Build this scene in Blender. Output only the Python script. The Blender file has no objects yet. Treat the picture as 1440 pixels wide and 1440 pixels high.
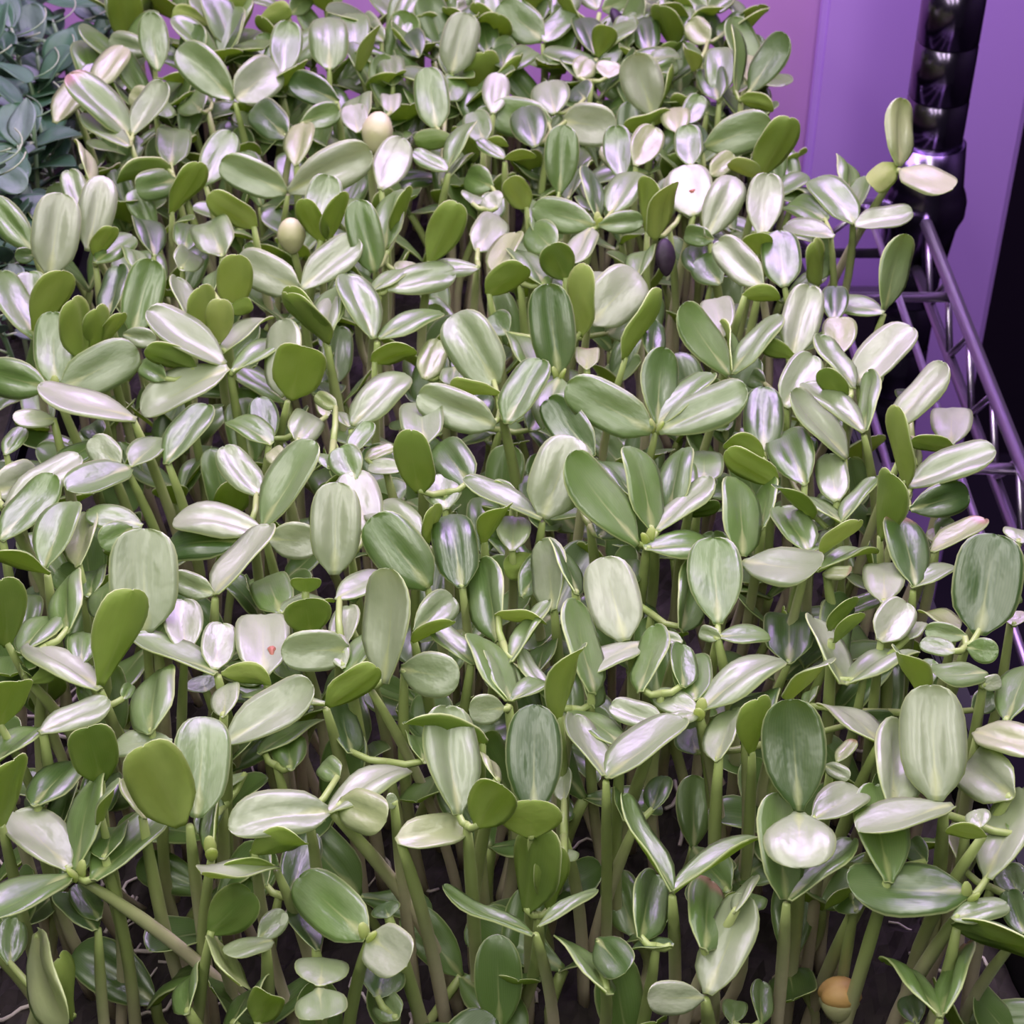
import bpy, bmesh, math, random
from mathutils import Vector, Matrix

random.seed(11)
scene = bpy.context.scene
COL = scene.collection

# ------------------------------------------------------------------ camera
FPX, PITCH = 2465.0, math.radians(37.2)
CAMZ = 0.445
cam_d = bpy.data.cameras.new('camera')
cam = bpy.data.objects.new('camera', cam_d)
COL.objects.link(cam)
cam.location = (0, 0, CAMZ)
cam.rotation_euler = (math.pi / 2 - PITCH, 0, 0)
cam_d.sensor_width = 36.0
cam_d.lens = 36.0 * FPX / 1440.0
cam_d.clip_start = 0.01
cam_d.dof.use_dof = True
cam_d.dof.focus_distance = 0.50
cam_d.dof.aperture_fstop = 42.0
scene.camera = cam

# ------------------------------------------------------------------ world, lamps, exposure
world = bpy.data.worlds.new('grow_room')
scene.world = world
world.use_nodes = True
bg = world.node_tree.nodes['Background']
bg.inputs[0].default_value = (0.50, 0.42, 0.62, 1)
bg.inputs[1].default_value = 0.05

def lamp(name, loc, size, energy, color, rot=(0, 0, 0)):
    d = bpy.data.lights.new(name, 'AREA')
    d.shape = 'RECTANGLE'
    d.size, d.size_y = size
    d.energy = energy
    d.color = color
    o = bpy.data.objects.new(name, d)
    o.location = loc
    o.rotation_euler = rot
    COL.objects.link(o)
    return o

# three white LED bars hang under the shelf above, running front to back
for i, lx in enumerate((-0.30, -0.04, 0.20)):
    lamp('led_bar', (lx, 0.34, 0.57), (0.07, 0.95), 2.65, (1.0, 0.95, 0.92))
# purple grow lamp bar close to the back panels
lamp('purple_grow_bar', (0.0, 0.92, 0.80), (1.1, 0.40), 14.0, (0.72, 0.49, 1.0), (math.radians(-12), 0, 0))

# unseen purple light, added to brighten the top of the back panels
lamp('added_wall_light', (0.22, 0.90, 0.78), (0.60, 0.05), 7.5, (0.68, 0.36, 1.0), (math.radians(28), 0, 0))

vs = scene.view_settings
vs.view_transform = 'Standard'
vs.look = 'None'
vs.gamma = 1.0
vs.exposure = -0.13
vs.use_curve_mapping = False

# ------------------------------------------------------------------ helpers
FWD = Vector((0, math.cos(PITCH), -math.sin(PITCH)))
UPV = Vector((0, math.sin(PITCH), math.cos(PITCH)))
RGT = Vector((1, 0, 0))
CAM = Vector((0, 0, CAMZ))
CANOPY = 0.111
SOIL = 0.012

def ray(px, py):
    return FWD + RGT * ((px - 720) / FPX) - UPV * ((py - 720) / FPX)

def at_z(px, py, z):
    r = ray(px, py)
    return CAM + r * ((z - CAMZ) / r.z)

def at_y(px, py, y):
    r = ray(px, py)
    return CAM + r * (y / r.y)

def depth_of(p):
    return (p - CAM).dot(FWD)

def mesh_obj(name, me, mat=None, parent=None, loc=None):
    o = bpy.data.objects.new(name, me)
    COL.objects.link(o)
    if mat is not None and len(me.materials) == 0:
        for m in (mat if isinstance(mat, (list, tuple)) else [mat]):
            me.materials.append(m)
    if parent is not None:
        o.parent = parent
    if loc is not None:
        o.location = loc
    return o

def empty(name, loc):
    o = bpy.data.objects.new(name, None)
    o.empty_display_size = 0.005
    o.location = loc
    COL.objects.link(o)
    return o

def tag(o, label, cat, group=None):
    o['label'] = label
    o['category'] = cat
    if group:
        o['group'] = group
    return o

def structure(o):
    o['kind'] = 'structure'
    return o

def tube_data(pts, radii, sides=8, cap=True):
    """verts, faces, uv(per vert: around, along) of a tube through pts"""
    V, F, UV = [], [], []
    n = len(pts)
    prev = None
    for i, p in enumerate(pts):
        t = (pts[min(i + 1, n - 1)] - pts[max(i - 1, 0)]).normalized()
        a = prev if prev is not None else (Vector((1, 0, 0)) if abs(t.x) < .9 else Vector((0, 1, 0)))
        a = (a - t * a.dot(t)).normalized()
        prev = a
        b = t.cross(a)
        for k in range(sides):
            an = 2 * math.pi * k / sides
            V.append(p + (a * math.cos(an) + b * math.sin(an)) * radii[i])
            UV.append((k / sides, i / (n - 1)))
    for i in range(n - 1):
        for k in range(sides):
            k2 = (k + 1) % sides
            F.append((i * sides + k, i * sides + k2, (i + 1) * sides + k2, (i + 1) * sides + k))
    if cap:
        F.append(tuple(reversed(range(sides))))
        F.append(tuple(range((n - 1) * sides, n * sides)))
    return V, F, UV

def make_mesh(name, V, F, UV=None, mats=(), mi=None, smooth=True):
    me = bpy.data.meshes.new(name)
    me.from_pydata([tuple(v) for v in V], [], F)
    if UV is not None:
        lay = me.uv_layers.new(name='UVMap')
        for l in me.loops:
            lay.data[l.index].uv = UV[l.vertex_index]
    for m in mats:
        me.materials.append(m)
    for i, p in enumerate(me.polygons):
        p.use_smooth = smooth
        if mi is not None:
            p.material_index = mi[i]
    me.update()
    return me

def box_mesh(name, sx, sy, sz, bevel=0.0, mat=None):
    bm = bmesh.new()
    bmesh.ops.create_cube(bm, size=1)
    bmesh.ops.scale(bm, vec=(sx, sy, sz), verts=bm.verts)
    if bevel:
        bmesh.ops.bevel(bm, geom=bm.edges[:], offset=bevel, segments=2, affect='EDGES')
    me = bpy.data.meshes.new(name)
    bm.to_mesh(me)
    bm.free()
    if mat:
        me.materials.append(mat)
    return me

def lathe_mesh(name, prof, mat, sides=40):
    V, F = [], []
    for r, z in prof:
        for k in range(sides):
            a = 2 * math.pi * k / sides
            V.append((r * math.cos(a), r * math.sin(a), z))
    for i in range(len(prof) - 1):
        for k in range(sides):
            k2 = (k + 1) % sides
            F.append((i * sides + k, i * sides + k2, (i + 1) * sides + k2, (i + 1) * sides + k))
    F.append(tuple(reversed(range(sides))))
    F.append(tuple(range((len(prof) - 1) * sides, len(prof) * sides)))
    me = make_mesh(name, V, F, mats=[mat])
    return me

# ------------------------------------------------------------------ materials
def nodes_of(name):
    m = bpy.data.materials.new(name)
    m.use_nodes = True
    nt = m.node_tree
    return m, nt, nt.nodes['Principled BSDF'], nt.nodes['Material Output']

def N(nt, typ, **kw):
    n = nt.nodes.new(typ)
    for k, v in kw.items():
        setattr(n, k, v)
    return n

def math_node(nt, op, a, b=None, clamp=False):
    n = N(nt, 'ShaderNodeMath', operation=op)
    n.use_clamp = clamp
    for i, v in enumerate((a, b)):
        if v is None:
            continue
        if isinstance(v, (int, float)):
            n.inputs[i].default_value = v
        else:
            nt.links.new(v, n.inputs[i])
    return n.outputs[0]

def mix_col(nt, fac, a, b, blend='MIX'):
    n = N(nt, 'ShaderNodeMix', data_type='RGBA', blend_type=blend)
    for sock, v in ((n.inputs[0], fac), (n.inputs[6], a), (n.inputs[7], b)):
        if isinstance(v, (int, float)):
            sock.default_value = v
        elif isinstance(v, tuple):
            sock.default_value = v if len(v) == 4 else (*v, 1)
        else:
            nt.links.new(v, sock)
    return n.outputs[2]

def smooth_range(nt, v, a, b, c=0.0, d=1.0):
    n = N(nt, 'ShaderNodeMapRange', interpolation_type='SMOOTHSTEP')
    nt.links.new(v, n.inputs[0])
    for i, x in enumerate((a, b, c, d)):
        n.inputs[i + 1].default_value = x
    return n.outputs[0]

def leaf_material(name, pale, mid, dark, rib, rim, rough, trans, trans_col, spec=0.5, rib_amt=0.75, coat=0.0):
    """obj.color.r carries how dark the leaf has grown, .g how yellow, .b a pink or brown tip"""
    m, nt, bsdf, out = nodes_of(name)
    L = nt.links.new
    oi = N(nt, 'ShaderNodeObjectInfo')
    geo = N(nt, 'ShaderNodeNewGeometry')
    uv = N(nt, 'ShaderNodeUVMap')
    sep = N(nt, 'ShaderNodeSeparateXYZ')
    L(uv.outputs[0], sep.inputs[0])
    u, t = sep.outputs[0], sep.outputs[1]
    rnd = math_node(nt, 'FRACT', math_node(nt, 'ADD', oi.outputs['Random'], geo.outputs['Random Per Island']))
    csep = N(nt, 'ShaderNodeSeparateColor')
    L(oi.outputs['Color'], csep.inputs[0])
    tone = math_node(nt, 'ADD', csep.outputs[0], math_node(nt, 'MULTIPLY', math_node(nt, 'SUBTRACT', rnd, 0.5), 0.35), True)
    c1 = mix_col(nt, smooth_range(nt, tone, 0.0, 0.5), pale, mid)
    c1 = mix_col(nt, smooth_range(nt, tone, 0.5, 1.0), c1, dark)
    c1 = mix_col(nt, csep.outputs[1], c1, (0.62, 0.63, 0.30, 1))
    # blotchy darker and paler patches over the blade
    tc = N(nt, 'ShaderNodeTexCoord')
    mp = N(nt, 'ShaderNodeVectorMath', operation='ADD')
    L(tc.outputs['Object'], mp.inputs[0])
    L(oi.outputs['Location'], mp.inputs[1])
    nz = N(nt, 'ShaderNodeTexNoise')
    nz.inputs['Scale'].default_value = 2.2
    nz.inputs['Detail'].default_value = 2
    L(mp.outputs[0], nz.inputs['Vector'])
    c1 = mix_col(nt, math_node(nt, 'MULTIPLY', smooth_range(nt, nz.outputs[0], 0.45, 0.75), 0.22), c1, dark)
    pz = N(nt, 'ShaderNodeTexNoise')
    pz.inputs['Scale'].default_value = 1.3
    pz.inputs['Detail'].default_value = 1.0
    L(mp.outputs[0], pz.inputs['Vector'])
    c1 = mix_col(nt, math_node(nt, 'MULTIPLY', smooth_range(nt, pz.outputs[0], 0.50, 0.70), 0.20), c1, pale)
    # pale midrib widening towards the base
    du = math_node(nt, 'ABSOLUTE', math_node(nt, 'SUBTRACT', u, 0.5))
    ribw = math_node(nt, 'ADD', 0.02, math_node(nt, 'MULTIPLY', smooth_range(nt, t, 0.0, 0.35, 1.0, 0.0), 0.20))
    ribf = math_node(nt, 'SUBTRACT', 1.0, math_node(nt, 'DIVIDE', du, ribw), True)
    ribf = math_node(nt, 'MULTIPLY', ribf, smooth_range(nt, t, 0.1, 0.85, rib_amt, 0.0))
    c1 = mix_col(nt, ribf, c1, rib)
    # fine lengthwise veins
    wv = N(nt, 'ShaderNodeTexWave', wave_type='BANDS', bands_direction='X')
    wv.inputs['Scale'].default_value = 7.0
    wv.inputs['Distortion'].default_value = 3.0
    L(uv.outputs[0], wv.inputs['Vector'])
    c1 = mix_col(nt, math_node(nt, 'MULTIPLY', wv.outputs[1], 0.07), c1, rib)
    # pale margin
    edge = smooth_range(nt, du, 0.455, 0.495)
    c1 = mix_col(nt, math_node(nt, 'MULTIPLY', edge, 0.8), c1, rim)
    # pink or brown tip on a few leaves
    tip = math_node(nt, 'MULTIPLY', smooth_range(nt, t, 0.82, 0.95), csep.outputs[2])
    c1 = mix_col(nt, tip, c1, (0.42, 0.20, 0.17, 1))
    L(c1, bsdf.inputs['Base Color'])
    bsdf.inputs['Roughness'].default_value = rough
    bsdf.inputs['Specular IOR Level'].default_value = spec
    bsdf.inputs['Coat Weight'].default_value = coat
    bsdf.inputs['Coat Roughness'].default_value = 0.42
    bsdf.inputs['Coat IOR'].default_value = 1.55
    bp = N(nt, 'ShaderNodeBump')
    bp.inputs['Strength'].default_value = 0.25
    bp.inputs['Distance'].default_value = 0.0012
    nz2 = N(nt, 'ShaderNodeTexNoise')
    nz2.inputs['Scale'].default_value = 5.0
    L(tc.outputs['Object'], nz2.inputs['Vector'])
    L(nz2.outputs[0], bp.inputs['Height'])
    L(bp.outputs[0], bsdf.inputs['Normal'])
    tr = N(nt, 'ShaderNodeBsdfTranslucent')
    L(mix_col(nt, 0.5, c1, trans_col), tr.inputs[0])
    mx = N(nt, 'ShaderNodeMixShader')
    mx.inputs[0].default_value = trans
    L(bsdf.outputs[0], mx.inputs[1])
    L(tr.outputs[0], mx.inputs[2])
    L(mx.outputs[0], out.inputs[0])
    return m

M_TOP = leaf_material('leaf_upper_side', (0.40, 0.455, 0.30), (0.150, 0.260, 0.065), (0.040, 0.100, 0.020),
                      (0.52, 0.57, 0.25), (0.46, 0.54, 0.24), 0.31, 0.34, (0.50, 0.70, 0.10), 1.0, 0.75, 0.45)
M_UNDER = leaf_material('leaf_underside', (0.52, 0.62, 0.20), (0.38, 0.52, 0.11), (0.19, 0.31, 0.07),
                        (0.50, 0.58, 0.25), (0.52, 0.60, 0.25), 0.48, 0.55, (0.60, 0.78, 0.12), 0.35, 0.35)
M_PEATOP = leaf_material('pea_leaf_upper_side', (0.26, 0.30, 0.30), (0.065, 0.165, 0.080), (0.03, 0.08, 0.045),
                         (0.15, 0.25, 0.14), (0.13, 0.23, 0.12), 0.42, 0.25, (0.25, 0.45, 0.12))
M_PEAUNDER = leaf_material('pea_leaf_underside', (0.22, 0.28, 0.28), (0.13, 0.19, 0.17), (0.07, 0.13, 0.09),
                           (0.18, 0.27, 0.17), (0.15, 0.25, 0.14), 0.5, 0.25, (0.25, 0.45, 0.12))

def rim_material():
    m, nt, b, out = nodes_of('leaf_rim')
    b.inputs['Base Color'].default_value = (0.46, 0.54, 0.24, 1)
    b.inputs['Roughness'].default_value = 0.45
    return m
M_RIM = rim_material()

def stem_material(name, top, low):
    m, nt, b, out = nodes_of(name)
    uv = N(nt, 'ShaderNodeUVMap')
    sep = N(nt, 'ShaderNodeSeparateXYZ')
    nt.links.new(uv.outputs[0], sep.inputs[0])
    oi = N(nt, 'ShaderNodeObjectInfo')
    sh = math_node(nt, 'ADD', sep.outputs[1], math_node(nt, 'MULTIPLY', math_node(nt, 'SUBTRACT', oi.outputs['Random'], 0.5), 0.5))
    c = mix_col(nt, smooth_range(nt, sh, 0.15, 0.8), top, low)
    nz = N(nt, 'ShaderNodeTexNoise')
    nz.inputs['Scale'].default_value = 300
    tc = N(nt, 'ShaderNodeTexCoord')
    nt.links.new(tc.outputs['Object'], nz.inputs['Vector'])
    c = mix_col(nt, math_node(nt, 'MULTIPLY', nz.outputs[0], 0.25), c, (0.22, 0.24, 0.12, 1))
    nt.links.new(c, b.inputs['Base Color'])
    b.inputs['Roughness'].default_value = 0.42
    b.inputs['Subsurface Weight'].default_value = 0.0
    return m
M_STEM = stem_material('sprout_stem', (0.33, 0.42, 0.13), (0.66, 0.58, 0.42))
M_PEASTEM = stem_material('pea_stem', (0.16, 0.27, 0.14), (0.30, 0.36, 0.22))

def plain(name, col, rough=0.5, metal=0.0, noise=None, nscale=40, spec=0.5):
    m, nt, b, out = nodes_of(name)
    b.inputs['Base Color'].default_value = (*col, 1)
    b.inputs['Roughness'].default_value = rough
    b.inputs['Metallic'].default_value = metal
    b.inputs['Specular IOR Level'].default_value = spec
    if noise:
        tc = N(nt, 'ShaderNodeTexCoord')
        nz = N(nt, 'ShaderNodeTexNoise')
        nz.inputs['Scale'].default_value = nscale
        nz.inputs['Detail'].default_value = 5
        nt.links.new(tc.outputs['Object'], nz.inputs['Vector'])
        nt.links.new(mix_col(nt, nz.outputs[0], col, noise), b.inputs['Base Color'])
    return m
M_WALL = plain('purple_lit_panel', (0.48, 0.27, 0.74), 0.5, noise=(0.51, 0.29, 0.76), nscale=3)  # white panel; the lamp's purple light is put into its colour
M_WALL2 = plain('purple_lit_wall_behind', (0.52, 0.26, 0.60), 0.5, noise=(0.55, 0.28, 0.62), nscale=3)  # white wall too, with pinkish purple light in its base colour
M_DARK = plain('dark_wall_and_shade', (0.020, 0.014, 0.026), 0.6, noise=(0.03, 0.02, 0.035), nscale=5)  # dark walls, and the panel that stands for shade
M_FLOOR = plain('dark_floor', (0.03, 0.025, 0.04), 0.6, noise=(0.05, 0.04, 0.06), nscale=8)
M_CHROME = plain('chrome_wire', (0.80, 0.74, 0.84), 0.32, 1.0)
M_POST = plain('chrome_post', (0.24, 0.20, 0.30), 0.18, 1.0, noise=(0.17, 0.14, 0.22), nscale=60)
M_TRAY = plain('black_plastic_tray', (0.012, 0.012, 0.014), 0.6, spec=0.2)
M_SOIL = plain('dark_potting_mix', (0.012, 0.009, 0.010), 0.9, noise=(0.06, 0.045, 0.045), nscale=260)
M_HULL = plain('black_seed_hull', (0.008, 0.005, 0.009), 0.5, noise=(0.04, 0.025, 0.04), nscale=400, spec=0.25)
M_TAN = plain('tan_seed_hull', (0.68, 0.42, 0.14), 0.5, noise=(0.40, 0.24, 0.09), nscale=200)
M_SCAR = plain('leaf_scar', (0.34, 0.10, 0.07), 0.6, noise=(0.45, 0.20, 0.14), nscale=300)
M_ROOT = plain('pale_root', (0.60, 0.52, 0.50), 0.6)
M_KERNEL = plain('pale_kernel', (0.42, 0.44, 0.17), 0.42, noise=(0.52, 0.50, 0.34), nscale=120)

# ------------------------------------------------------------------ structure
def struct_box(name, x0, x1, y0, y1, z0, z1, mat, bevel=0):
    o = mesh_obj(name, box_mesh(name, x1 - x0, y1 - y0, z1 - z0, bevel, mat))
    o.location = ((x0 + x1) / 2, (y0 + y1) / 2, (z0 + z1) / 2)
    return structure(o)

struct_box('floor', -2.0, 2.0, -1.0, 2.2, -0.92, -0.90, M_FLOOR)
struct_box('wall_back', -1.6, 0.25, 1.015, 1.045, -0.90, 1.3, M_WALL2)
struct_box('trim_1', 0.183, 0.315, 1.00, 1.014, -0.90, 1.3, M_WALL, 0.004)
struct_box('shade_panel', -1.6, 0.245, 0.975, 0.995, -0.90, -0.125, M_DARK, 0.002)  # dark sheet added to stand in for shade below the shelf deck
struct_box('wall_right', 0.70, 0.73, 0.0, 1.9, -0.90, 1.3, M_DARK)
struct_box('wall_far', -1.6, 0.70, 1.90, 1.93, -0.90, 1.3, M_DARK)

# ------------------------------------------------------------------ wire rack
rack = empty('wire_rack', (0.222, 0.857, -0.90))
tag(rack, 'chrome wire shelving rack with a grooved round post beside the sprout tray', 'rack')

def rack_part(name, me, mat=None):
    o = mesh_obj(name, me, mat)
    o.parent = rack
    o.location = -Vector(rack.location)
    return o

def wire(name, pts, r, sides=8):
    V, F, UV = tube_data([Vector(p) for p in pts], [r] * len(pts), sides)
    return rack_part(name, make_mesh(name, V, F, UV, [M_CHROME]))

R = 0.0160
prof = []
z = -0.88
prof.append((R, z))
while z < 1.25:
    z += 0.030
    prof += [(R, z - 0.0016), (R - 0.0011, z - 0.0008), (R - 0.0011, z + 0.0002), (R, z + 0.0010)]
post_me = lathe_mesh('post', prof, M_POST)
def add_post(x, y):
    p = rack_part('post', post_me)
    p.location = Vector((x, y, 0.016)) - rack.location
    cm = bpy.data.meshes.get('collar') or lathe_mesh('collar', [(R + .0006, 0.036), (R + .0022, 0.0365), (R + .0045, 0.012), (R + .0062, 0.008), (R + .0074, 0.004),
                              (R + .0074, -0.004), (R + .0058, -0.008), (R + .0044, -0.012), (R + .0022, -0.030), (R + .0004, -0.030)], M_POST)
    c = rack_part('collar', cm)
    c.location = Vector((x, y, 0.004)) - rack.location
    fm = bpy.data.meshes.get('foot') or lathe_mesh('foot', [(0.006, -0.90), (0.016, -0.90), (0.016, -0.89), (0.006, -0.886), (0.006, -0.87)], M_CHROME, 16)
    f = rack_part('foot', fm)
    f.location = Vector((x, y, 0)) - rack.location
PX, PY = 0.222, 0.857
BY = 0.857
LX = -0.62
add_post(PX, PY)
add_post(LX, PY)
RX = PX - 0.002
for z_, r_ in ((0.004, 0.0034), (-0.026, 0.0030)):
    wire('side_rail', [(RX, PY - 0.018, z_), (RX, 0.10, z_)], r_)
    wire('back_rail', [(PX - 0.016, PY, z_), (LX + 0.016, PY, z_)], r_)
# zigzag truss between the rails
n = 14
for k in range(n):
    y0 = PY - 0.03 - k * 0.052
    wire('truss_wire', [(RX, y0, 0.003), (RX, y0 - 0.026, -0.025)], 0.0018, 6)
    wire('truss_wire', [(RX, y0 - 0.026, -0.025), (RX, y0 - 0.052, 0.003)], 0.0018, 6)
for k in range(14):
    x0 = PX - 0.03 - k * 0.056
    wire('truss_wire', [(x0, PY, 0.003), (x0 - 0.028, PY, -0.025)], 0.0018, 6)
    wire('truss_wire', [(x0 - 0.028, PY, -0.025), (x0 - 0.056, PY, 0.003)], 0.0018, 6)
k = 0
xw = PX - 0.030
while xw > LX + 0.01:
    wire('deck_wire', [(xw, PY - 0.002, 0.0035), (xw, 0.10, 0.0035)], 0.0020, 6)
    xw -= 0.030
for yw in (0.765, 0.618, 0.471, 0.324, 0.177):
    wire('cross_wire', [(RX, yw, -0.0005), (LX, yw, -0.0005)], 0.0026, 8)

# ------------------------------------------------------------------ trays with potting mix
def tray(name, x0, x1, y0, y1, label, h=0.042):
    t = empty(name, ((x0 + x1) / 2, (y0 + y1) / 2, 0.006))
    tag(t, label, 'tray')
    cx, cy = (x0 + x1) / 2, (y0 + y1) / 2
    def part(nm, ax0, ax1, ay0, ay1, az0, az1):
        o = mesh_obj(nm, box_mesh(nm, ax1 - ax0, ay1 - ay0, az1 - az0, 0.0006, M_TRAY), parent=t)
        o.location = Vector(((ax0 + ax1) / 2, (ay0 + ay1) / 2, (az0 + az1) / 2)) - t.location
    part('tray_base', x0, x1, y0, y1, 0.006, 0.0085)
    for a, b, c, d in ((x0, x0 + .002, y0, y1), (x1 - .002, x1, y0, y1), (x0 + .002, x1 - .002, y0, y0 + .002), (x0 + .002, x1 - .002, y1 - .002, y1)):
        part('tray_side', a, b, c, d, 0.0085, h)
    for a, b, c, d in ((x0 - .006, x0, y0 - .006, y1 + .006), (x1, x1 + .006, y0 - .006, y1 + .006), (x0, x1, y0 - .006, y0), (x0, x1, y1, y1 + .006)):
        part('tray_lip', a, b, c, d, h - .002, h)
    # soil: a bumpy slab inside the tray
    bm = bmesh.new()
    bmesh.ops.create_grid(bm, x_segments=110, y_segments=150, size=0.5)
    rr = random.Random(5)
    for v in bm.verts:
        v.co.x *= (x1 - x0 - .005)
        v.co.y *= (y1 - y0 - .005)
        v.co.z = SOIL + 0.004 * rr.random() + 0.003 * math.sin(v.co.x * 90) * math.sin(v.co.y * 70)
    bnd = [e for e in bm.edges if e.is_boundary]
    ex = bmesh.ops.extrude_edge_only(bm, edges=bnd)
    for v in [g for g in ex['geom'] if isinstance(g, bmesh.types.BMVert)]:
        v.co.z = 0.0088
    me = bpy.data.meshes.new('potting_mix')
    bm.to_mesh(me)
    bm.free()
    me.materials.append(M_SOIL)
    s = mesh_obj('potting_mix', me, parent=None)
    s.location = (cx, cy, 0)
    s['kind'] = 'stuff'
    tag(s, 'dark crumbly potting mix filling the black tray of ' + ('sunflower sprouts' if 'sunflower' in label else 'pea shoots'), 'soil')
    t.rotation_euler.z = s.rotation_euler.z = YAW
    return t

YAW = 0.058                       # the trays stand slightly askew on the shelf
TX0, TX1, TY0, TY1 = -0.186, 0.140, 0.215, 0.93
def skew(y):
    return -(y - (TY0 + TY1 - 0.04) / 2) * YAW

def inside(x, y, m=0.008):
    y = min(max(y, TY0 + m), TY1 - 0.04 - m)
    return min(max(x, TX0 + skew(y) + m), TX1 + skew(y) - m), y

tray('growing_tray', TX0, TX1, TY0 , TY1 - 0.04, 'black plastic growing tray packed with sunflower sprouts')
tray('growing_tray', -0.56, TX0 - 0.016, TY0, TY1 - 0.04, 'black plastic growing tray of dark pea shoots beside the sunflower sprouts')

# ------------------------------------------------------------------ leaf meshes (unit length, unit width; shared between leaves)
PROF = {
    'oval':    [(0, .17), (.05, .24), (.12, .46), (.22, .70), (.35, .90), (.48, .985), (.60, 1.0), (.72, .965), (.82, .875), (.90, .72), (.955, .52), (.988, .28), (1, .06)],
    'oblong':  [(0, .20), (.05, .34), (.12, .60), (.22, .86), (.35, .97), (.48, 1.0), (.60, 1.0), (.72, .975), (.82, .89), (.90, .745), (.955, .55), (.988, .30), (1, .07)],
    'obovate': [(0, .17), (.05, .22), (.12, .34), (.22, .50), (.35, .74), (.48, .90), (.60, .985), (.72, 1.0), (.82, .94), (.90, .81), (.955, .60), (.988, .33), (1, .08)],
    'pointed': [(0, .14), (.05, .26), (.12, .52), (.22, .82), (.35, .98), (.48, 1.0), (.60, .93), (.72, .77), (.82, .56), (.90, .35), (.955, .18), (.988, .08), (1, .02)],
}
LEAF_CACHE = {}
def leaf_mesh(shape, bend, cup, puff, pea=False):
    key = (shape, bend, cup, puff, pea)
    if key in LEAF_CACHE:
        return LEAF_CACHE[key]
    prof = PROF[shape]
    rows, cols = len(prof), 9
    V, UV, F, MI = [], [], [], []
    TH = 0.016 if pea else 0.022         # thickness, in leaf lengths
    def pt(i, j, side):
        t, w = prof[i]
        un = -1 + 2 * j / (cols - 1)
        un = math.copysign(abs(un) ** 0.85, un)
        x = 0.5 * w * un
        zc = bend * (t * t) + 0.10 * bend * math.sin(t * 6.0)
        zc += cup * (un * un) * w * 0.25
        zc += puff * math.sin(math.pi * min(1, abs(un))) * w * 0.10 * math.sin(math.pi * min(1, t * 1.02))
        zc += 0.010 * math.sin(9 * t + 3 * un + 7 * bend)
        y = t - 0.35 * bend * bend * t * t * t
        edge = 1 - abs(un) ** 6
        tipf = min(1.0, (1 - t) * 8 + .25)
        return (x, y, zc + side * TH * (0.35 + 0.25 * edge) * tipf)
    for side in (1, -1):
        for i in range(rows):
            for j in range(cols):
                V.append(pt(i, j, side))
                UV.append((j / (cols - 1), prof[i][0]))
    off = rows * cols
    for i in range(rows - 1):
        for j in range(cols - 1):
            a = i * cols + j
            F.append((a, a + 1, a + cols + 1, a + cols)); MI.append(0)
            F.append((off + a, off + a + cols, off + a + cols + 1, off + a + 1)); MI.append(1)
    for i in range(rows - 1):
        a, b = i * cols, (i + 1) * cols
        F.append((a, b, off + b, off + a)); MI.append(2)
        a, b = i * cols + cols - 1, (i + 1) * cols + cols - 1
        F.append((b, a, off + a, off + b)); MI.append(2)
    for j in range(cols - 1):
        F.append((j + 1, j, off + j, off + j + 1)); MI.append(2)
        a = (rows - 1) * cols + j
        F.append((a, a + 1, off + a + 1, off + a)); MI.append(2)
    mats = [M_PEATOP, M_PEAUNDER, M_PEAUNDER] if pea else [M_TOP, M_UNDER, M_RIM]
    me = make_mesh('leaf_blade', V, F, UV, mats, MI)
    LEAF_CACHE[key] = me
    return me

BENDS = (-0.22, -0.10, 0.04, 0.14, 0.26)
CUPS = (0.10, 0.35)
PUFFS = (0.25, 0.8)

def frame_from(base, tip_dir, normal, L, W):
    t = tip_dir.normalized()
    n = (normal - t * normal.dot(t)).normalized()
    s = t.cross(n)
    m = Matrix(((s.x * W, t.x * L, n.x * L, base.x), (s.y * W, t.y * L, n.y * L, base.y), (s.z * W, t.z * L, n.z * L, base.z), (0, 0, 0, 1)))
    return m

def solve_leaf(rng, bx, by, tx, ty, w, flags, z):
    """turn the outline of a leaf seen in the photo into a blade with a real place, tilt, roll and size"""
    base = at_z(bx, by, z)
    d = depth_of(base)
    vx, vy = tx - bx, ty - by
    lp = math.hypot(vx, vy)
    ltrue = lp * d / FPX
    L = 0.0285 * rng.uniform(0.94, 1.07)
    L = min(L, ltrue / (0.95 - 0.33 * abs(vy) / lp))    # leaves lying across the view are hardly foreshortened
    if L < ltrue * 1.01:
        L = ltrue * 1.01
    a = math.acos(min(1, ltrue / L))
    sign = 1 if (vy < 0 and 'u' not in flags) else -1            # leaves pointing up in the photo lean away, the others lean nearer
    if 'n' in flags:
        sign = -1
    if 'a' in flags:
        sign = 1
    r = ray((bx + tx) / 2, (by + ty) / 2).normalized()
    right = RGT - r * RGT.dot(r)
    right.normalize()
    upi = right.cross(r).normalized()
    e = (right * vx - upi * vy) / lp
    t = (e * math.cos(a) + r * (math.sin(a) * sign)).normalized()
    wt = w * d / FPX
    W0 = 0.53 * L
    view = -r
    n0 = (view - t * view.dot(t)).normalized()
    s0 = t.cross(n0)
    if wt >= 0.9 * W0:
        roll, W = 0.0, wt
    else:
        roll = min(math.radians(66), math.acos(wt / W0))
        W = wt / math.cos(roll)
    sg = 1 if s0.z > 0 else -1
    if 'u' in flags:
        sg = -sg
    nv = n0 * math.cos(roll) + s0 * (math.sin(roll) * sg)
    n = -nv if 'u' in flags else nv
    return base, t, n, L, max(W, 0.004)

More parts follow.
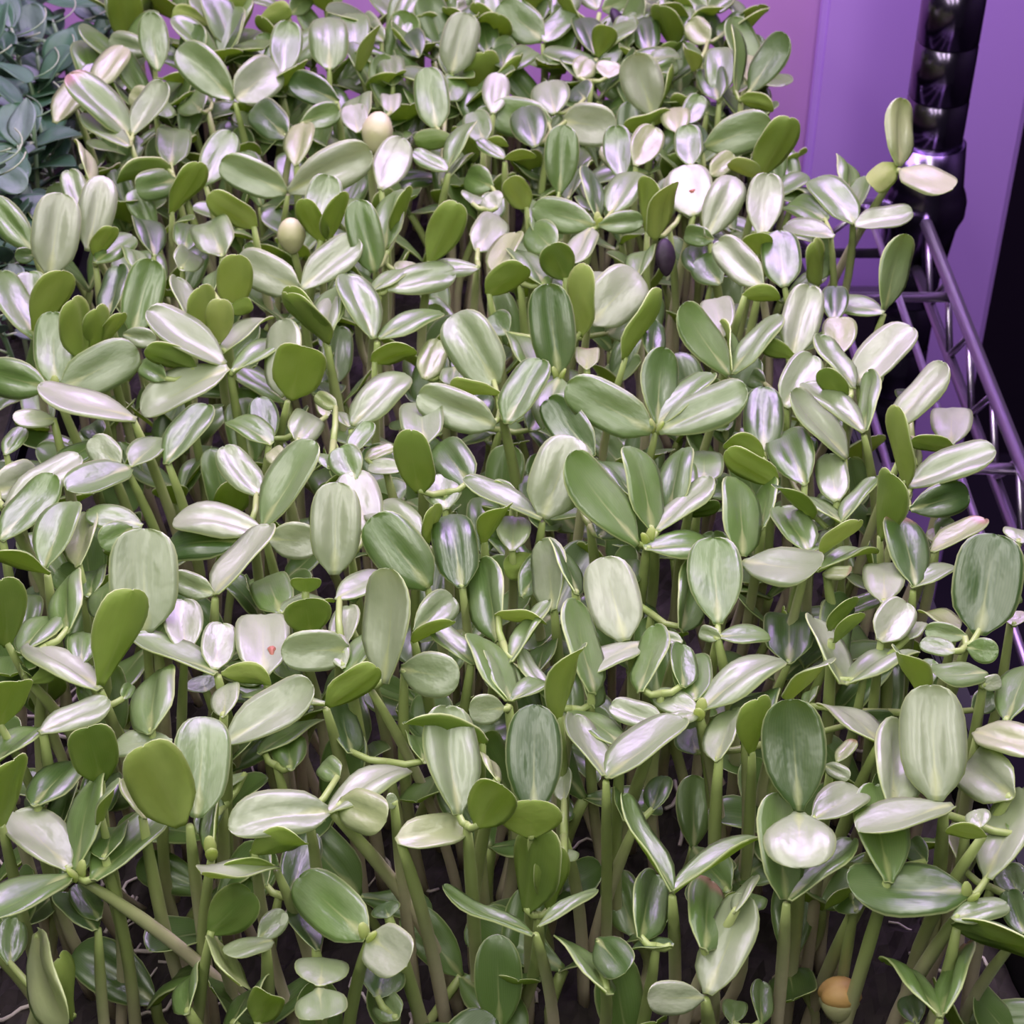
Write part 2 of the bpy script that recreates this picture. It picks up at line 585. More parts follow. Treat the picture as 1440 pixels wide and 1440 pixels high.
def stem_pts(head, foot, way=None, bow=None, top_dir=None):
    P0, P3 = head, foot
    if way is not None:
        k = [P0, way, P3]
        pts = []
        for i in range(11):                     # quadratic-like spline through the way point
            s = i / 10
            q = P0 * ((1 - s) * (1 - 2 * s)) + way * (4 * s * (1 - s)) + P3 * (s * (2 * s - 1))
            pts.append(q)
        return pts
    bow = bow or Vector((0, 0, 0))
    pts = []
    for i in range(9):
        s = i / 8
        pts.append(P0.lerp(P3, s) + bow * (math.sin(math.pi * s)))
    return pts

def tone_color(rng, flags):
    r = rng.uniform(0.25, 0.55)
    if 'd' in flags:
        r = rng.uniform(0.72, 0.95)  # dark green leaves; for some, their shade is put into the tone
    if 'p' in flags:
        r = rng.uniform(0.0, 0.15)  # pale leaves; their waxy gloss is put into the colour
    g = 0.4 if 'y' in flags else 0.0
    b = 0.7 if 'k' in flags else 0.0
    return (r, g, b, 1)

def pick_shape(rng, flags):
    if 'x' in flags:
        return 'pointed'
    if 'o' in flags:
        return 'oval'
    return rng.choice(('oblong', 'oblong', 'oval', 'oval', 'obovate' if 'u' in flags else 'oblong'))

BUD = None
def bud_mesh():
    """the tiny pair of true leaves between the seed leaves"""
    global BUD
    if BUD is None:
        bm = bmesh.new()
        for sx in (-1, 1):
            ret = bmesh.ops.create_icosphere(bm, subdivisions=2, radius=1.0)
            for v in ret['verts']:
                x, y, z_ = v.co
                v.co = Vector((x * 0.0010 + sx * 0.0011 + sx * 0.0012 * max(0, z_), y * 0.0017, 0.0022 + z_ * 0.0030))
        BUD = bpy.data.meshes.new('bud')
        bm.to_mesh(BUD)
        bm.free()
        for p in BUD.polygons:
            p.use_smooth = True
        BUD.materials.append(M_UNDER)
    return BUD

def scar_mesh():
    me = bpy.data.meshes.get('scar')
    if me is None:
        V, F = [(0, 0, 0.012)], []
        for r_, z_ in ((0.6, 0.010), (1.0, -0.02)):
            for k in range(14):
                a = 6.2832 * k / 14
                w = r_ * (1 + 0.22 * math.sin(3 * a) + 0.1 * math.sin(5 * a + 1))
                V.append((w * math.cos(a), w * math.sin(a), z_))
        for k in range(14):
            k2 = (k + 1) % 14
            F.append((0, 1 + k, 1 + k2))
            F.append((1 + k, 15 + k, 15 + k2, 1 + k2))
        me = make_mesh('scar', V, F, None, [M_SCAR])
    return me

SPROUTS = []
OX = OY = 0.0
def T(ox, oy):
    global OX, OY
    OX, OY = ox, oy

def canopy_height(py):
    """the crowd is shorter at the open end of the tray"""
    return CANOPY - max(0.0, py - 1150) / 290.0 * 0.030

def S(label, leaves, st=None, dz=0.0, bud=False):
    """one sunflower sprout; leaves: 'base_x base_y tip_x tip_y width flags' read off the photo at three times its size"""
    rng = random.Random(len(SPROUTS) * 7919 + 3)
    parsed = []
    for s in leaves:
        f = s.split()
        n = [float(v) / 3.0 for v in f[:5]]
        parsed.append((n[0] + OX, n[1] + OY, n[2] + OX, n[3] + OY, n[4], f[5] if len(f) > 5 else ''))
    bx = sum(p[0] for p in parsed) / len(parsed)
    by = sum(p[1] for p in parsed) / len(parsed)
    z = canopy_height(by) + dz * 0.001 + rng.uniform(-0.003, 0.002)
    if any('l' in p[5] for p in parsed):
        z -= 0.012
    solved = [solve_leaf(rng, *p, z) for p in parsed]
    if len(solved) > 1:
        head = sum((q[0] for q in solved), Vector()) / len(solved)
        head.z -= 0.0015
    else:
        head = solved[0][0] + solved[0][1] * 0.0012
    way = None
    if st is not None:
        sx, sy = st[0] / 3.0 + OX, st[1] / 3.0 + OY
        way = at_y(sx, sy, head.y + 0.004)
        way.z = min(way.z, head.z - 0.008)
        way.z = max(way.z, SOIL + 0.006)
        dirn = (way - head)
        k = (SOIL - way.z) / (dirn.z if dirn.z < -1e-4 else -1e-4)
        k = min(k, 2.0) * 0.5
        foot = Vector((way.x + dirn.x * k, way.y + dirn.y * k, SOIL))
    else:
        foot = Vector((head.x + rng.uniform(-.012, .012), head.y + rng.uniform(-.004, .012), SOIL))
    foot.x, foot.y = inside(foot.x, foot.y)
    root = empty('sunflower_sprout', foot)
    bow = Vector((rng.uniform(-.006, .006), rng.uniform(-.004, .004), 0))
    mid = None
    if way is not None:
        mid = way if (head.z - way.z) > 0.3 * (head.z - SOIL) else None
        if mid is None:
            # pass through the way point but reach the soil smoothly
            mid = head.lerp(foot, 0.5) + (way - head.lerp(foot, (head.z - way.z) / (head.z - SOIL))) * 0.9
        else:
            f = (head.z - way.z) / (head.z - SOIL)
            mid = head.lerp(foot, 0.5) + (way - head.lerp(foot, f)) * 0.9
    pts = stem_pts(head, foot, mid, bow)
    r0 = rng.uniform(0.00150, 0.00190)
    V, F, UV = tube_data([p - foot for p in pts], [r0 * (0.62, 0.86, 1.0)[min(i, 2)] * (1 + 0.12 * i / len(pts)) for i in range(len(pts))], 8)
    mesh_obj('stem', make_mesh('stem', V, F, UV, [M_STEM]), parent=root)
    for (base, t, n, L, W), p in zip(solved, parsed):
        me = leaf_mesh(pick_shape(rng, p[5] + ('o' if W > 0.8 * L else '')), rng.choice(BENDS), rng.choice(CUPS), rng.choice(PUFFS))
        o = mesh_obj('leaf', me, parent=root)
        o.matrix_local = Matrix.Translation(-foot) @ frame_from(base, t, n, L, W)
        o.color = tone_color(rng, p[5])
        if 'h' in p[5]:
            scar = mesh_obj('scar', scar_mesh(), parent=o)
            scar.location = (0.16 if 'r' in p[5] else 0.05, 0.34 if 'r' in p[5] else 0.47, 0.035)
            scar.scale = (0.075, 0.035 if 'r' not in p[5] else 0.07, 1)
            scar.color = (1, 1, 1, 1)
        gap = base - head
        if gap.length > 0.003:
            q = [head - foot, (head + base) / 2 - foot + Vector((0, 0, -.0008)), base + t * (0.06 * L) - foot]
            V, F, UV = tube_data(q, [0.0012, 0.0011, 0.0009], 6)
            UV = [(a_, 0.0) for a_, b_ in UV]
            mesh_obj('petiole', make_mesh('petiole', V, F, UV, [M_STEM]), parent=root)
    if bud:
        o = mesh_obj('bud', bud_mesh(), parent=root)
        o.location = head - foot
        o.rotation_euler = (0, 0, rng.uniform(0, 3))
    SPROUTS.append((root, parsed, label, head, st is not None))
    return root

# ------------------------------------------------------------------ the sprouts one can pick out in the photo
T(0, 0)
S('', ['1210 810 940 690 150', '1215 810 1560 640 190 p'], st=(1180, 1050))
S('', ['1262 1220 975 1080 170', '1272 1220 1510 1060 150 p'])
S('sunflower sprout whose longest leaf ends in a bright pink tip, by the pea shoots|pink-tipped sprout', ['545 570 300 330 140 k', '545 620 360 510 80', '555 570 720 390 110'])
S('', ['720 700 750 500 150', '720 710 480 720 90 ud', '740 760 560 800 130 dl'])
S('', ['720 900 860 750 100 u'], st=(720, 1060))
S('sunflower sprout holding up one broad lavender-white leaf next to the pea shoots|broad lavender leaf by the peas', ['210 1160 270 820 200 p'])
S('', ['370 1060 450 740 160 p', '350 900 310 760 110'])
S('', ['985 420 760 190 170', '995 420 1180 270 180'], st=(1040, 590))
S('', ['1210 580 1050 420 150 d', '1270 520 1420 470 110'])
S('', ['1430 430 1220 330 130 d'])
S('', ['1390 295 1390 50 170'])
S('', ['1190 320 1220 140 140'])
S('', ['1080 960 900 865 110 u'])
S('', ['940 1080 860 890 180'])
S('', ['640 220 470 170 110', '665 300 650 90 130'])
S('long yellowish sunflower sprout bent over the edge towards the pea shoots|bent yellowish sprout', ['230 520 380 370 110 y', '400 370 530 205 110 y'])
S('', ['860 780 970 580 150'])
S('', ['140 1060 -20 850 140', '150 1075 60 1080 70 d'])
S('', ['880 100 750 60 100 u', '890 95 1000 -40 100'], st=(970, 190))
S('', ['400 1080 480 980 80 u', '400 1110 560 1000 110 d'])
S('', ['600 1160 570 1010 100'])
S('', ['375 760 345 580 60 yx'])
S('', ['650 1080 620 880 130 dl'])
S('', ['850 470 780 390 150', '900 440 830 340 110 d'], dz=-8)
S('', ['1080 440 1230 230 110 l'])
S('', ['650 440 560 400 110 y', '660 480 720 430 110'])
S('', ['1080 100 1210 40 90 u', '1230 60 1300 -20 90'])
S('', ['1250 700 1290 530 120 y'], dz=-6)
S('', ['1360 1020 1270 890 90 u'])
S('', ['760 1140 830 1040 130', '780 1060 800 930 120'], dz=-6)
S('', ['980 1290 1000 1110 150 u', '900 1240 890 1110 80'])
S('', ['1370 1420 1400 1180 130', '1375 1430 1200 1280 80 u'])
S('', ['1330 1000 1380 790 160', '1390 1010 1440 830 90 u'])
T(480, 0)
S('', ['165 800 240 630 160 p'])
S('', ['140 1150 70 850 150 d', '190 1050 210 790 130', '230 990 280 810 60 u'])
S('', ['850 170 690 40 160', '850 175 970 70 100'])
S('', ['465 310 530 70 160 p'])
S('', ['330 240 270 130 130 d', '240 170 300 20 120'])
S('', ['400 545 370 310 150', '480 585 320 590 90 ud'])
S('', ['450 720 310 670 70', '450 715 545 500 80'], st=(410, 880))
S('', ['935 510 1150 540 180 p', '885 520 650 480 170', '820 620 770 460 160 d'])
S('sunflower sprout with a plump bright green leaf hanging in front of two lavender leaves|plump hanging leaf', ['920 820 935 535 150'])
S('', ['1315 490 1230 240 180 p'])
S('sunflower sprout opening five leaves like a star, its left leaf half lavender|five-leaved star sprout', ['1070 950 810 880 150', '1085 950 1255 930 100', '1080 920 1030 715 80 d', '1140 900 1240 705 140', '1050 965 980 1120 110 p'], bud=True)
S('', ['370 1110 470 905 150 u'])
S('', ['570 1060 680 895 150 p', '580 1130 380 1130 80'])
S('', ['785 880 710 760 110 u'])
S('', ['650 1150 740 990 100 y', '860 1210 740 1025 100'])
S('', ['950 1180 890 1055 150 ud'])
S('', ['1330 1010 1345 750 110 u', '1440 900 1430 705 160 p'])
S('', ['1240 700 1310 560 140 y'])
S('', ['690 670 820 640 50 u', '690 670 575 620 50'], st=(690, 760))
S('', ['640 480 660 335 120 p'])
S('', ['640 790 530 740 130', '680 830 600 900 120'], dz=-8)
S('', ['80 300 130 110 60 u', '60 240 60 30 130'])
S('', ['60 540 60 360 130', '210 480 210 370 90 p', '70 560 50 450 120 p'])
S('', ['1000 330 1040 260 110 y', '1120 330 1130 270 110 y'])
S('', ['900 480 870 350 170', '1030 420 980 360 130 d'])
S('', ['1300 250 1440 215 60', '1300 320 1440 260 90'])
S('', ['1070 230 1010 60 120 d', '1080 240 1120 120 110 u'])
S('', ['1200 200 1200 90 110', '1300 220 1270 60 120 d'], dz=-5)
S('', ['450 60 370 -60 130', '460 40 540 20 60 p'])
S('', ['620 230 600 120 120 d', '640 240 720 180 100'])
S('', ['690 300 820 200 100', '690 290 670 180 110 d'], st=(690, 350))
S('', ['840 90 790 -40 150 d', '900 90 970 -50 140'])
S('', ['1080 40 1030 -60 110', '1100 40 1210 0 90'])
S('', ['1330 60 1430 10 110 d', '1330 70 1290 -50 120'])
S('', ['160 160 60 60 110', '180 170 110 100 80 p'])
S('', ['220 360 200 220 120'])
S('', ['420 780 530 640 60', '440 420 500 330 120'], dz=-8)
S('', ['600 600 560 480 120', '600 610 710 590 50 u'])
S('', ['1180 760 1160 580 130', '1200 720 1110 630 90 y'], dz=-6)
S('', ['1420 560 1400 440 130 y', '1400 480 1230 570 50 u'])
S('', ['960 840 1010 660 90 d'], dz=-10)
S('', ['1290 990 1290 760 100 u'], dz=-6)
S('', ['900 1060 800 960 160', '830 1000 820 860 100'], dz=-8)
S('', ['1250 1180 1270 1010 120'], dz=-5)
S('', ['550 860 570 810 120', '660 880 620 830 110 p'], dz=-4)
S('', ['270 1170 280 1105 110 y', '20 960 50 790 150'], dz=-4)
T(960, 0)
S('lone sunflower sprout leaning out against the chrome post, three leaves spread|sprout against the chrome post', ['912 700 868 450 110 y', '920 715 1140 825 120 py', '905 690 795 795 110 uy'], st=(800, 830), dz=14)
S('sunflower sprout on a long bare stem at the tray side, reaching over the wire shelf|long-stemmed side sprout', ['725 945 550 735 140', '725 950 955 940 90', '700 830 712 640 110', '730 890 770 750 90'], st=(700, 1220), bud=True)
S('', ['640 1000 430 960 80', '610 930 430 820 120 d'])
S('bright green sunflower sprout with one upright leaf beside the wire shelf|bright upright sprout by the shelf', ['850 1305 880 995 125', '850 1320 640 1275 90'], st=(790, 1440))
S('', ['100 1000 230 725 160 p', '130 1010 -10 980 90'])
S('sunflower sprout with a lavender leaf marked by a small brown hole|leaf with the brown hole', ['50 910 10 705 200 ph'])
S('', ['330 1000 350 780 160 p', '260 1030 390 1010 80 ud'])
S('', ['280 390 440 175 130 d', '220 400 225 110 50 d', '240 420 390 445 70 u'])
S('', ['90 620 365 520 175', '80 640 75 540 60 d'])
S('', ['330 740 450 560 140 ud', '330 745 200 690 70 uy'])
S('', ['335 1210 180 1050 150 p'])
S('', ['430 1210 400 980 170 d'])
S('', ['320 1080 310 990 130 u'])
S('', ['160 400 150 190 130', '150 420 100 270 130 d'])
S('', ['40 300 40 180 80 u', '110 180 40 110 110 y'])
S('', ['100 60 0 -30 100', '110 50 190 -20 90'])
S('', ['150 160 250 90 50 d', '60 170 70 60 100 d'])
S('', ['20 520 60 430 100'])
S('', ['30 700 20 570 120', '120 740 200 660 90 y'])
S('', ['270 340 270 190 110 y'], dz=-5)
S('', ['160 1200 80 1100 150 d', '80 1160 40 1040 130 dl'])
S('', ['560 1180 540 1020 70', '580 1200 600 1050 60 u'], dz=-20)
S('', ['100 480 120 440 140'], dz=-6)

T(0, 360)
S('sunflower sprout with three long pale leaves spread wide on a green stem|wide three-leaved pale sprout', ['950 460 615 265 150 p', '965 475 595 640 150 p', '985 490 1225 305 90'], st=(1030, 840))
S('four-leaved sunflower sprout with lavender gloss on both side leaves, by the pea shoots|lavender-glossed four-leaved sprout', ['200 555 -50 490 175', '260 560 575 395 200 p', '230 545 230 285 170'], bud=True)
S('', ['575 690 165 600 115 p'], st=(720, 1080))
S('sunflower sprout showing a bright olive underside on a short pinkish stalk|olive underside on pinkish stalk', ['1225 605 1290 365 215 u', '1200 590 1220 290 150 p'], st=(1160, 780))
S('', ['145 330 270 75 150 u', '150 350 -10 120 130', '150 260 130 95 150'])
S('', ['360 440 345 210 130 u'])
S('', ['440 370 525 265 60 u'])
S('', ['560 330 640 45 170', '520 330 650 355 90 p'])
S('', ['460 250 540 90 90 d'])
S('', ['855 340 870 160 110 u', '920 375 930 230 120 uy', '960 240 1070 195 70 u', '940 415 1115 210 80'])
S('', ['830 330 720 115 80'])
S('', ['1380 370 1200 200 70 u', '1382 365 1400 110 130'])
S('', ['700 880 890 660 130 d'])
S('', ['700 520 590 450 90', '830 475 630 415 100 ud'])
S('sunflower sprout with a boat-shaped folded leaf pair on an arching stem|boat-shaped folded sprout', ['555 890 695 742 120 x', '550 895 295 1000 130', '500 890 410 790 130'], st=(660, 1140))
S('', ['-20 1000 175 920 190 p', '20 1060 340 875 130 p'])
S('', ['0 1200 240 985 150'])
S('', ['190 1320 285 1010 165', '205 1340 -40 1225 80 u'], st=(290, 1950))
S('sunflower sprout spreading four pale leaves around a tight centre beside big lavender leaf|four-leaved pale cross', ['1105 1160 735 1050 150 p', '1110 1150 1335 785 165', '1130 1190 1340 1210 160 p'])
S('', ['1090 1010 950 855 140', '1030 1200 670 1195 160 d'], dz=-4)
S('', ['1190 880 1130 795 90 py'])
S('', ['1250 780 1340 630 150 p'])
S('', ['1145 795 975 670 110'])
S('', ['600 1140 375 1085 110', '560 1150 440 1205 130'])
S('', ['330 1310 385 1105 120 y'], dz=-5)
S('', ['20 840 95 740 80'])
S('', ['240 690 60 690 80 p'])
S('', ['420 780 240 870 90 d', '420 770 370 690 110 d'], dz=-8)
S('', ['420 440 440 250 110 u'], dz=-8)
S('', ['1140 780 1100 620 130 d', '1380 680 1360 600 70 y'], dz=-10)
S('', ['320 1380 250 1330 140', '380 1440 390 1280 120 d'], dz=-10)
S('', ['1420 640 1340 590 70 y', '1390 900 1400 830 130'])
T(480, 360)
S('sunflower sprout with two overlapping broad lavender leaves beside the pale cross-shaped one|overlapping broad lavender leaves', ['-30 1345 -20 955 215 p', '110 1160 50 940 200 p'])
S('sunflower sprout with a huge pale leaf and a lavender one over a sturdy stem|huge pale leaf on sturdy stem', ['655 545 465 230 225 p', '680 585 465 590 60 u', '650 715 335 590 175', '700 710 855 465 150 d'], st=(740, 940))
S('sunflower sprout with one glossy upright leaf and a pale kite-shaped leaf hanging before it|kite-shaped pale leaf', ['915 500 868 125 195 d', '920 515 845 705 150 px'], bud=True)
S('', ['800 490 740 310 120', '1010 340 965 75 100 u'])
S('', ['1310 740 955 545 200', '1330 710 1320 425 160 d', '1340 740 1720 610 180', '1330 725 1570 505 100'], st=(1250, 1100), bud=True)
S('sunflower sprout with a long lavender leaf and a tall green one around a fuzzy bud|fuzzy-budded sprout', ['1250 1220 912 890 190', '1310 1160 1270 775 145', '1330 1160 1580 1010 80', '1280 1235 1620 1180 130'], st=(1260, 1440), bud=True)
S('', ['1240 1030 1100 835 110 d', '1390 1090 1420 790 140 d'], dz=-5)
S('', ['850 1105 985 755 245 p', '845 1112 497 985 85'], st=(825, 1220))
S('sunflower sprout whose thick stem arches over sideways below two dark rounded leaves|sideways-arching thick stem', ['365 1215 410 1075 60 u', '372 1215 310 1265 60'], st=(600, 1450))
S('', ['510 1400 450 1045 195 d'])
S('', ['370 1400 130 1105 230 d'])
S('', ['330 1190 120 1040 160 p'])
S('', ['600 1215 675 1040 100 u'], st=(610, 1320))
S('', ['720 1245 730 1105 150 p'], dz=-4)
S('', ['850 1290 690 1320 120 u', '760 1440 850 1290 140 dl'])
S('', ['990 1425 930 1190 90 d'])
S('sunflower sprout with one long oval leaf tipped sideways, crease down its middle|tipped oval creased leaf', ['50 715 265 470 150 p', '30 720 -20 630 60'])
S('', ['40 830 125 735 80'])
S('', ['350 800 330 590 190'])
S('', ['545 965 395 765 175 d', '330 1000 270 800 150 ud'])
S('', ['270 900 115 895 70 p', '100 860 220 820 50 y'])
S('', ['60 945 0 825 150'])
S('', ['135 350 15 85 150', '165 350 415 205 90'], st=(150, 480))
S('', ['190 140 470 85 135', '130 150 290 30 60'])
S('', ['130 450 305 370 90 u'])
S('', ['440 1070 420 940 170'])
S('', ['615 165 770 50 120 ud'])
S('sunflower sprout lifting a very broad lavender leaf with a dark crease|broad lavender leaf with dark crease', ['1050 285 1270 55 225 p', '1040 200 1130 10 150'])
S('', ['1190 440 1405 190 75 ud'])
S('', ['1310 430 1310 290 100 d'])
S('', ['1035 480 1040 355 105 yk'])
S('', ['1060 850 900 640 170 d'], dz=-5)
S('', ['800 740 860 600 130 d', '540 700 600 600 130 dl'], dz=-10)
S('', ['700 330 640 260 130 d', '1120 330 1240 250 150'], dz=-10)
S('', ['350 520 400 390 120 y', '480 470 460 560 110 '], dz=-10)
S('', ['1010 1060 960 960 130 d', '1090 1190 1160 1080 140 d'], dz=-8)
S('', ['740 1000 640 965 70', '720 1040 640 980 60 u'])
T(960, 360)
S('', ['195 505 -40 240 150', '210 500 410 255 95', '205 490 220 260 50'])
S('', ['170 345 130 155 150 p'])
S('', ['460 425 520 175 170 p', '480 430 340 385 80 u'])
S('', ['250 170 412 155 75 u'])
S('', ['430 640 530 445 160 p'])
S('', ['765 745 502 545 100', '770 740 845 530 60'], st=(820, 960))
S('sunflower sprout with two pale striped leaves held out towards the chrome rail|pale striped pair by the rail', ['890 725 1125 505 125 p', '945 975 858 660 80 u'])
S('', ['1130 800 1135 575 180 p', '1140 805 970 785 70 ud'])
S('sunflower sprout reaching a long pale leaf over the wire shelf|long leaf over the shelf', ['945 975 1315 855 140 p', '960 1070 1195 1000 150 d'])
S('', ['690 855 412 625 110'], st=(690, 1080))
S('', ['720 560 540 400 70', '690 610 590 500 100 ud'], st=(700, 700))
S('sunflower sprout with a single snow-pale oval leaf near the tray side|snow-pale oval leaf', ['730 545 955 305 165 p'], st=(790, 760))
S('', ['660 420 660 265 150 y', '640 280 640 135 120 d'])
S('', ['340 830 340 580 175 d', '345 855 185 765 110 u', '400 960 195 870 110 u'])
S('', ['520 965 410 715 200 d'])
S('sunflower sprout with a dark upright paddle leaf above a glossy pale tilted one|dark paddle over glossy leaf', ['250 1265 250 915 165 d', '255 1290 605 1380 175 p'])
S('', ['340 1150 365 950 100'])
S('', ['670 1125 512 950 70', '675 1120 832 965 55'], st=(660, 1200))
S('', ['570 1330 800 1185 60', '580 1260 750 1150 60 u', '430 1270 592 1185 55'])
S('', ['530 1245 410 1065 140'])
S('', ['830 1195 870 930 140 ud'])
S('', ['980 1395 925 1065 175 dk', '970 1400 1160 1290 80 '], st=(980, 1480))
S('', ['850 1465 850 1225 185 p'])
S('', ['590 1340 722 1350 60 pyk'])
S('', ['1050 1250 1275 1145 80 yk'])
S('', ['650 1035 620 860 140'])
S('', ['540 1110 410 955 70 ud'])
S('', ['90 960 90 800 170', '0 1000 -20 850 150 '], dz=-6)
S('', ['0 1090 150 1075 60 ud', '130 1000 90 960 110 dl'], dz=-6)
S('', ['350 540 270 500 90 d', '660 760 620 640 130 dl'], dz=-8)
S('', ['960 620 950 535 120 d', '980 890 1000 760 60 y'], dz=-8)
S('', ['430 900 530 760 130 d', '610 1150 590 1110 110'], dz=-10)
S('', ['1070 1180 1120 1120 90', '1080 1210 1060 1150 80 py'], dz=-15)

T(0, 700)
S('sunflower sprout with one very large round-topped leaf facing out, lavender at its tip|very large round-topped leaf', ['610 575 600 130 290'])
S('sunflower sprout with a tall bright green underside and a cream leaf on a pinkish stalk|tall bright underside', ['425 790 575 425 195 u', '420 810 118 630 120 p'], st=(500, 970))
S('', ['910 410 1165 155 100 p', '900 405 745 345 110 p'], st=(890, 560))
S('', ['780 660 770 460 170 p'])
S('sunflower sprout whose pale round leaf carries a small red scar|red-scarred leaf', ['1115 755 1100 455 235 phr'])
S('', ['1470 640 1198 650 175 p'])
S('', ['905 725 930 555 150 p', '910 745 560 630 90', '935 745 1155 740 95 u'])
S('', ['680 600 360 592 45'])
S('', ['945 925 950 765 120 p'])
S('sunflower sprout with one wide cream leaf stretched out flat, tapering into a pale stalk|flat wide cream leaf', ['945 1040 1340 850 185 p'], st=(940, 1200))
S('', ['1380 880 1580 770 120 u', '1370 870 1020 797 50'], st=(1440, 1080))
S('', ['640 990 640 695 185'])
S('', ['725 1030 452 1025 115 p'])
S('sunflower sprout with an olive cup-shaped underside in front of an upright grey-green leaf|olive cup-shaped underside', ['830 1350 855 900 245', '765 1385 620 1095 265 u'], st=(850, 1820))
S('', ['-5 965 60 750 165 u'])
S('', ['-30 1125 205 895 110'])
S('', ['165 990 445 915 110'])
S('', ['430 1205 370 985 200 ud'], dz=-5)
S('', ['150 1300 310 1075 160 d'], dz=-4)
S('', ['340 705 350 545 130 d'])
S('', ['90 655 235 420 150', '290 565 260 305 150'])
S('', ['30 625 30 385 180 ud'])
S('', ['420 505 420 305 120'], dz=-5)
S('', ['1185 485 1100 275 180'], dz=-5)
S('', ['1190 485 1395 385 65', '1310 575 1290 435 200 ud'])
S('', ['1290 405 1290 330 130 ud'])
S('', ['120 780 210 740 70 u', '90 700 110 770 30'], dz=-4)
S('', ['1180 640 1220 800 120 dl'], dz=-10)
S('', ['870 820 850 760 160 dl'], dz=-10)
S('', ['340 870 390 830 130 d', '520 850 550 790 60'], dz=-10)
S('', ['1230 1150 1200 960 160 l', '1100 1080 1330 900 80 '], dz=-8)
T(480, 700)
S('sunflower sprout with a glossy lavender-topped leaf and a slim pointed one on a long stem|glossy lavender-topped leaf', ['185 785 275 315 195 p', '30 755 205 500 100'], st=(400, 1340))
S('', ['310 565 465 420 155 p', '300 610 470 530 50 u'])
S('', ['250 720 485 765 195'])
S('', ['700 855 590 545 150', '712 855 665 618 140', '720 855 892 735 90', '690 890 530 895 130'])
S('', ['650 500 870 480 55 u', '715 695 905 475 60'])
S('', ['1060 825 945 455 130'])
S('', ['920 935 950 595 125 u'])
S('sunflower sprout with a pale egg-shaped leaf standing over a small flat one|pale egg-shaped leaf', ['1195 605 1110 270 235 p', '1265 615 1020 705 90 p'], st=(1235, 900))
S('', ['560 705 370 590 80'])
S('', ['660 605 660 305 150 d'], dz=-4)
S('', ['895 475 910 225 140 p'], dz=-4)
S('', ['1260 820 1380 600 100', '1440 800 1420 640 110 d'])
S('', ['830 740 850 560 120 dl', '500 600 490 550 70 yl'], dz=-6)
S('', ['1190 390 1180 210 170 dl', '1430 560 1430 300 110 dl'], dz=-6)
S('', ['1440 610 1320 590 60'])
S('', ['890 870 720 700 50', '1060 880 1010 680 80 d'], dz=-6)
S('', ['0 640 40 480 120 p', '60 380 0 440 90'], dz=-4)
S('', ['10 720 -30 600 110 p', '-20 430 170 320 110 p'])
T(960, 700)
S('sunflower sprout with a big grey-green leaf above a small bright flat one|big grey-green leaf', ['150 535 130 195 240', '150 590 370 560 85'], st=(120, 680))
S('', ['160 590 65 560 70'])
S('sunflower sprout with a long cream leaf sweeping up beside a dark one|sweeping cream leaf', ['80 895 390 605 150 p', '70 910 -110 840 110 p', '70 915 -60 950 60 p'], st=(140, 1180), bud=True)
S('', ['150 1110 210 905 130 p'])
S('', ['290 1085 345 885 120 u'], st=(290, 1280))
S('', ['260 1010 320 745 190 d'])
S('', ['670 785 540 510 100', '690 785 950 570 115 p', '945 600 1010 510 70 p'])
S('', ['450 850 570 640 90 u'])
S('', ['640 610 745 495 60 u', '620 560 720 430 60 ud'])
S('', ['840 1040 640 795 130 p'])
S('', ['830 605 930 460 165 p'])
S('', ['1160 560 1025 435 80 yk'])
S('large-leaved sunflower sprout with a dark broad paddle leaf by the tray side|dark broad paddle leaf', ['1250 580 1320 155 290 d', '1200 585 1045 560 90', '1200 630 1315 655 110', '1150 650 1010 610 80'], st=(1150, 720))
S('', ['990 815 960 605 130 u', '1000 800 1060 690 100'])
S('', ['1285 740 1045 790 110', '1260 790 1355 770 70 p'])
S('', ['1370 945 1455 635 180 d'])
S('', ['1230 990 1510 1080 140 py'])
S('', ['650 1115 725 1035 60 yk', '600 1130 705 1180 70'])
S('', ['55 855 30 635 175 d'])
S('', ['450 700 450 420 220 dl'], dz=-10)
S('', ['610 700 620 450 130 dl', '690 480 830 440 70'], dz=-8)
S('', ['520 880 540 780 60', '1220 900 1300 840 110 dl'], dz=-8)
S('', ['60 1080 30 980 160 dl', '680 960 880 940 110 dl'], dz=-10)
S('', ['1400 540 1400 480 110 py', '1380 420 1430 400 80'])
S('', ['1420 190 1440 115 160 p'])

T(0, 960)
S('sunflower sprout with four pale splayed leaves on a long slanting stem|splayed sprout on slanting stem', ['290 790 50 560 205 p', '300 815 -30 1010 145', '325 790 335 325 145 x', '395 835 705 585 140'], st=(880, 1210), bud=True)
S('', ['5 615 55 345 150 u'], st=(60, 830))
S('', ['1170 780 862 900 95 p', '1160 775 940 790 40 u'], st=(1250, 950))
S('', ['890 745 955 425 55'], bud=True)
S('', ['430 590 430 410 70 u'])
S('', ['440 745 470 555 140 d'])
S('', ['610 575 505 455 70 y'])
S('', ['400 1045 245 895 100 d', '420 1000 330 870 120 dl'])
S('', ['880 1060 1020 920 200 ud'], dz=-6)
S('', ['1150 1090 955 1150 80 p', '1090 1080 1180 990 110 '])
S('', ['795 1395 770 1185 115 d'])
S('sunflower sprout with a pale striped leaf and a lavender one on a curved stem|striped leaf on curved stem', ['1385 545 990 560 190 p', '1385 550 1695 285 140 p', '1430 500 1650 590 180 y'], st=(1690, 860))
S('', ['1060 725 1285 615 120 u'])
S('', ['1350 1280 1360 1145 235', '1345 1290 1370 1440 220 n'])
S('', ['1080 1440 1150 1275 150 ud'])
S('', ['980 1445 1055 1210 100 d'])
S('', ['900 1070 985 1305 100 y'], dz=-8)
S('', ['160 1050 260 1420 120 y'], dz=-8)
